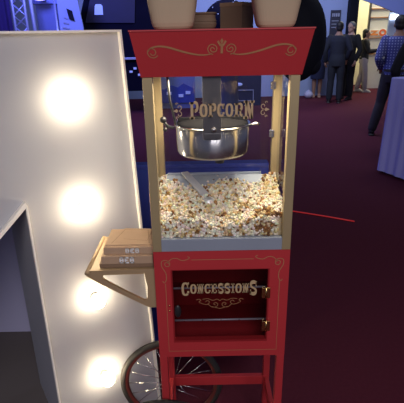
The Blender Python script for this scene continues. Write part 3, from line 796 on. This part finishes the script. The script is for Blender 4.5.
# ================================================================== PEOPLE
def remesh(mb, name, m, vox, parent):
    me = bpy.data.meshes.new(name); me.from_pydata(mb.v, [], mb.f); me.update()
    o = bpy.data.objects.new(name, me); C.objects.link(o)
    b = bmesh.new(); b.from_mesh(me); bmesh.ops.recalc_face_normals(b, faces=b.faces[:]); b.to_mesh(me); b.free()
    md = o.modifiers.new('r', 'REMESH'); md.mode = 'VOXEL'; md.voxel_size = vox; md.use_smooth_shade = True
    ms = o.modifiers.new('s', 'SMOOTH'); ms.iterations = 3; ms.factor = .5
    dg = bpy.context.evaluated_depsgraph_get(); ne = bpy.data.meshes.new_from_object(o.evaluated_get(dg))
    o.modifiers.clear(); o.data = ne; ne.name = name
    ne.materials.clear(); ne.materials.append(m)
    ne.polygons.foreach_set('use_smooth', [True]*len(ne.polygons))
    if parent is not None: o.parent = parent
    return o

def V(*a): return Vector(a)
def person(label, loc, rot, height, arms, legs, skin, top, hair, trousers, shoes, skirt=None, longhair=False, lean=0.):
    """built facing -Y at the origin for 1.72 m, then turned and placed.
    arms: [(elbow, hand), (elbow, hand)] for x<0 and x>0; legs: [(knee, ankle)] the same way"""
    root = bpy.data.objects.new('person', None); C.objects.link(root); tag(root, label, 'person')
    root.location = loc; root.rotation_euler = (0, 0, rot); k = height/1.72; root.scale = (k, k, k)
    L = lambda z: V(0, -lean*(max(0, z-.93)), 0)
    sho = [V(s_*.175, .01, 1.40)+L(1.40) for s_ in (-1, 1)]; hip = [V(s_*.085, 0, .92) for s_ in (-1, 1)]
    torso = [(V(0, 0, .84), .150, .105), (V(0, 0, .93), .165, .118), (V(0, -.005, 1.06), .140, .100), (V(0, -.005, 1.20), .155, .110), (V(0, 0, 1.32), .175, .115), (V(0, .01, 1.40), .165, .095), (V(0, .015, 1.445), .09, .07), (V(0, .012, 1.50), .055, .057), (V(0, 0, 1.56), .05, .055)]
    torso = [(p+L(p.z), a_, b_) for p, a_, b_ in torso]
    def loft(mb, rings, g=0., seg=20):
        vs = []; fs = []
        for p, a_, b_ in rings:
            for i in range(seg): t_ = 2*PI*i/seg; vs.append((p.x+(a_+g)*math.cos(t_), p.y+(b_+g)*math.sin(t_), p.z))
        n_ = len(rings)
        for j in range(n_-1):
            for i in range(seg): l = (i+1) % seg; fs.append([j*seg+i, j*seg+l, (j+1)*seg+l, (j+1)*seg+i])
        fs.append(list(range(seg))[::-1]); fs.append([(n_-1)*seg+i for i in range(seg)])
        mb.add(vs, fs, True)
    def limb(mb, ps, rs, g=0.):
        pts = []; rr = []
        for i in range(len(ps)-1):
            for q in range(5):
                t_ = q/5; pts.append(ps[i].lerp(ps[i+1], t_)); rr.append(rs[i]+(rs[i+1]-rs[i])*t_+g+.006*math.sin(PI*t_))
        pts.append(ps[-1]); rr.append(rs[-1]+g)
        mb.tube(pts, rr, 14)
        for p, r_ in zip(ps, rs): mb.sphere(p, r_+g, 12, 8)
    body = MB(); loft(body, torso)
    hd = V(0, -.01, 1.60)+L(1.6)
    body.sphere(hd+V(0, .008, .025), (.074, .092, .092), 24, 16).sphere(hd+V(0, -.012, -.045), (.056, .066, .062), 20, 12)
    body.sphere(hd+V(0, -.052, -.085), (.026, .026, .022), 12, 8)                        # chin
    body.sphere(hd+V(0, -.092, -.022), (.012, .018, .022), 10, 8).sphere(hd+V(0, -.082, 0), (.009, .012, .022), 10, 8)   # nose
    body.sphere(hd+V(0, -.080, -.060), (.022, .010, .006), 10, 6).sphere(hd+V(0, -.079, -.069), (.018, .010, .007), 10, 6)  # lips
    for s_ in (-1, 1):
        body.sphere(hd+V(s_*.077, .010, -.012), (.011, .019, .030), 10, 8)                # ear
        body.sphere(hd+V(s_*.030, -.080, .020), (.020, .008, .006), 8, 6)                 # brow
    for i in range(2):
        el, ha = arms[i]; s_ = (-1, 1)[i]
        limb(body, [sho[i], el, ha], [.050, .040, .026])
        d_ = (ha-el).normalized(); sd_ = d_.cross(V(0, 0, 1)) if abs(d_.z) < .8 else d_.cross(V(1, 0, 0)); sd_.normalize(); nr = d_.cross(sd_)
        pc = ha+d_*.045
        limb(body, [ha, pc, ha+d_*.085], [.023, .026, .024]); body.tube([pc-sd_*.030, pc+sd_*.030], .016, 8)
        for fi, (off, ln_) in enumerate(((-.030, .062), (-.010, .074), (.010, .070), (.030, .055))):
            b0 = ha+d_*.078+sd_*off; b1 = b0+d_*ln_*.5+nr*.006; b2 = b1+d_*ln_*.4+nr*.022
            body.tube([b0, b1, b2], [.0095, .009, .0075], 8); body.sphere(b2, .0078, 8, 6)
        th = ha+d_*.03+sd_*(-.022); body.tube([th, th-sd_*.028+d_*.025+nr*.01, th-sd_*.034+d_*.055+nr*.02], [.011, .010, .008], 8)
    for i in range(2):
        kn, an = legs[i]; limb(body, [hip[i], kn, an], [.082, .054, .036])
        fdir = V(0, -1, 0); body.tube([an+V(0, .035, -.045), an+V(0, -.05, -.05), an+V(0, -.14, -.062)], [.034, .036, .024], 10)
    remesh(body, 'body', skin, .0075, root)
    # eyes
    ey = MB()
    for s_ in (-1, 1): ey.sphere(hd+V(s_*.030, -.080, .004), (.012, .007, .007), 10, 8)
    e_ = ey.build('eye', HAIR, None); e_.parent = root
    # top
    tp = MB(); loft(tp, [r_ for r_ in torso if .83 < r_[0].z < 1.46], .014)
    for i in range(2):
        el, ha = arms[i]; limb(tp, [sho[i], el, el.lerp(ha, .93)], [.052, .044, .034], .012)
    remesh(tp, 'jacket' if top in (SUIT, BLACK) else 'shirt', top, .011, root)
    # lower garment
    tr_ = MB(); loft(tr_, [(V(0, 0, .80), .150, .115), (V(0, 0, .90), .168, .122), (V(0, 0, 1.0), .155, .112)], .010)
    if skirt:
        loft(tr_, [(V(0, 0, .46), .165, .14), (V(0, 0, .62), .175, .145), (V(0, 0, .80), .172, .135), (V(0, 0, .92), .165, .12)], .008)
        remesh(tr_, 'skirt', trousers, .011, root)
    else:
        for i in range(2):
            kn, an = legs[i]; limb(tr_, [hip[i], kn, kn.lerp(an, .97)], [.086, .062, .052], .012)
        remesh(tr_, 'trousers', trousers, .011, root)
    for i in range(2):
        kn, an = legs[i]; sh_ = MB()
        sh_.tube([an+V(0, .055, -.052), an+V(0, .03, -.048), an+V(0, -.04, -.050), an+V(0, -.11, -.062), an+V(0, -.165, -.070)], [.028, .043, .045, .040, .022], 12)
        sh_.box(an.x-.042, an.x+.042, an.y-.18, an.y+.075, an.z-.098, an.z-.078, .008)
        remesh(sh_, 'shoe', shoes, .009, root)
    hr = MB(); hr.sphere(hd+V(0, .022, .040), (.083, .094, .090), 24, 16)
    if longhair:
        hr.sphere(hd+V(0, .055, -.03), (.085, .06, .12), 20, 14)
    else: hr.sphere(hd+V(0, .052, -.012), (.074, .058, .072), 20, 12)
    remesh(hr, 'hair', hair, .009, root)
    return root
st_legs = [(V(-.10, -.01, .50), V(-.11, .01, .098)), (V(.10, -.01, .50), V(.11, .01, .098))]
down = [(V(-.255, .03, 1.13), V(-.25, -.06, .90)), (V(.255, .03, 1.13), V(.25, -.06, .90))]
# man in the suit, seen from behind, turned a little to the right
person('man in a dark suit seen from behind, in front of the dark poster', (2.95, 9.95, 0), math.radians(160), 1.67,
       [(V(-.27, .02, 1.15), V(-.20, -.12, .95)), (V(.26, .03, 1.13), V(.25, -.05, .9))], st_legs, SK, SUIT, HAIR, SUIT, SHOE)
# man facing him, hand raised
person('man in dark clothes facing left with a raised hand, beside the black pillar', (3.36, 10.45, 0), math.radians(-52), 1.67,
       [(V(-.25, -.10, 1.18), V(-.16, -.30, 1.33)), (V(.26, .02, 1.13), V(.24, -.08, .9))], st_legs, SK2, BLACK, HAIRG, BLACK, SHOE)
# bare-legged person
person('person in a navy skirt with bare legs, half hidden by the black balloon', (2.80, 10.9, 0), math.radians(170), 1.60, down,
       [(V(-.075, -.02, .50), V(-.07, .01, .098)), (V(.075, -.01, .50), V(.07, .02, .098))], SK, NAVY, HAIR, NAVY, SK2, skirt=True, longhair=True)
# woman with arms forward
person('person in a black jacket and light grey trousers holding both hands forward', (4.16, 11.75, 0), math.radians(72), 1.52,
       [(V(-.22, -.12, 1.12), V(-.12, -.36, 1.16)), (V(.22, -.12, 1.12), V(.10, -.38, 1.14))],
       [(V(-.10, -.07, .50), V(-.11, -.10, .098)), (V(.10, .02, .50), V(.10, .12, .098))], SK2, BLACK, HAIR, GREYT, WSHOE, longhair=True)
# man in checked shirt
person('man in a blue checked shirt and dark trousers seen from behind, beside the lavender table', (2.80, 6.6, 0), math.radians(162), 1.68,
       [(V(-.27, .02, 1.15), V(-.20, -.16, 1.00)), (V(.245, .03, 1.14), V(.19, -.17, 1.00))],
       [(V(-.08, 0, .50), V(-.09, .02, .098)), (V(.14, -.02, .50), V(.22, .0, .098))], SK, CHECK, HAIR, BROWNT, SHOE, lean=.08)
# person in black at the edge
person('person in a black top at the right edge, behind the lavender table', (2.55, 5.36, 0), math.radians(175), 1.62,
       [(V(-.28, .03, 1.13), V(-.26, -.06, .9)), (V(.29, .02, 1.12), V(.20, -.16, 1.02))], st_legs, SK, BLACK, HAIR, BROWNT, SHOE)

# ================================================================== LIGHTS
def area(name, loc, target, size, power, col, sy=None):
    l = bpy.data.lights.new(name, 'AREA'); l.energy = power; l.color = col; l.size = size
    if sy: l.shape = 'RECTANGLE'; l.size_y = sy
    o = bpy.data.objects.new(name, l); C.objects.link(o); o.location = loc
    o.rotation_euler = (Vector(target)-Vector(loc)).to_track_quat('-Z', 'Y').to_euler(); return o
def point(name, loc, power, col, r=.03):
    l = bpy.data.lights.new(name, 'POINT'); l.energy = power; l.color = col; l.shadow_soft_size = r
    o = bpy.data.objects.new(name, l); C.objects.link(o); o.location = loc; return o
area('hall_light', (.5, -2.6, 3.3), (.05, 1.3, .8), 2.0, 92, (1, .93, .95))
area('popcorn_light', (cx, 1.165, 1.39), (cx, 1.165, 1.0), .26, 3.7, (1, .84, .60), .10)
area('far_wash', (1.2, 8.2, 4.3), (1.8, 11.2, .6), 3.0, 190, (.66, .74, 1))
area('booth_light', (5.0, 11.9, 4.0), (4.9, 12.9, .8), 1.5, 130, (1, .93, .70))
area('blue_stage_light', (-2.6, 6.2, 3.4), (-2.4, 8.4, 1.7), .8, 130, (.20, .22, 1))
area('aisle_light', (3.0, 5.2, 4.3), (2.6, 6.2, 0), 1.5, 30, (.75, .8, 1))
w = bpy.data.worlds.new('World'); bpy.context.scene.world = w; w.use_nodes = True
w.node_tree.nodes['Background'].inputs[0].default_value = (.34, .37, .62, 1); w.node_tree.nodes['Background'].inputs[1].default_value = .27

# ================================================================== CAMERA
p, r = .3627, -.0192
fw = Vector((0, math.cos(p), -math.sin(p))); up = Vector((0, math.sin(p), math.cos(p))); rg = Vector((1, 0, 0))
r2 = rg*math.cos(r)+up*math.sin(r); u2 = up*math.cos(r)-rg*math.sin(r)
cam = bpy.data.cameras.new('camera'); co = bpy.data.objects.new('camera', cam); C.objects.link(co)
co.matrix_world = Matrix(((r2.x, u2.x, -fw.x, 0), (r2.y, u2.y, -fw.y, 0), (r2.z, u2.z, -fw.z, 1.5), (0, 0, 0, 1)))
cam.sensor_width = 36; cam.lens = 444.1/404*36; cam.clip_start = .05
bpy.context.scene.camera = co
bpy.context.scene.view_settings.view_transform = 'Standard'
bpy.context.scene.cycles.max_bounces = 8
bpy.context.scene.cycles.transparent_max_bounces = 16
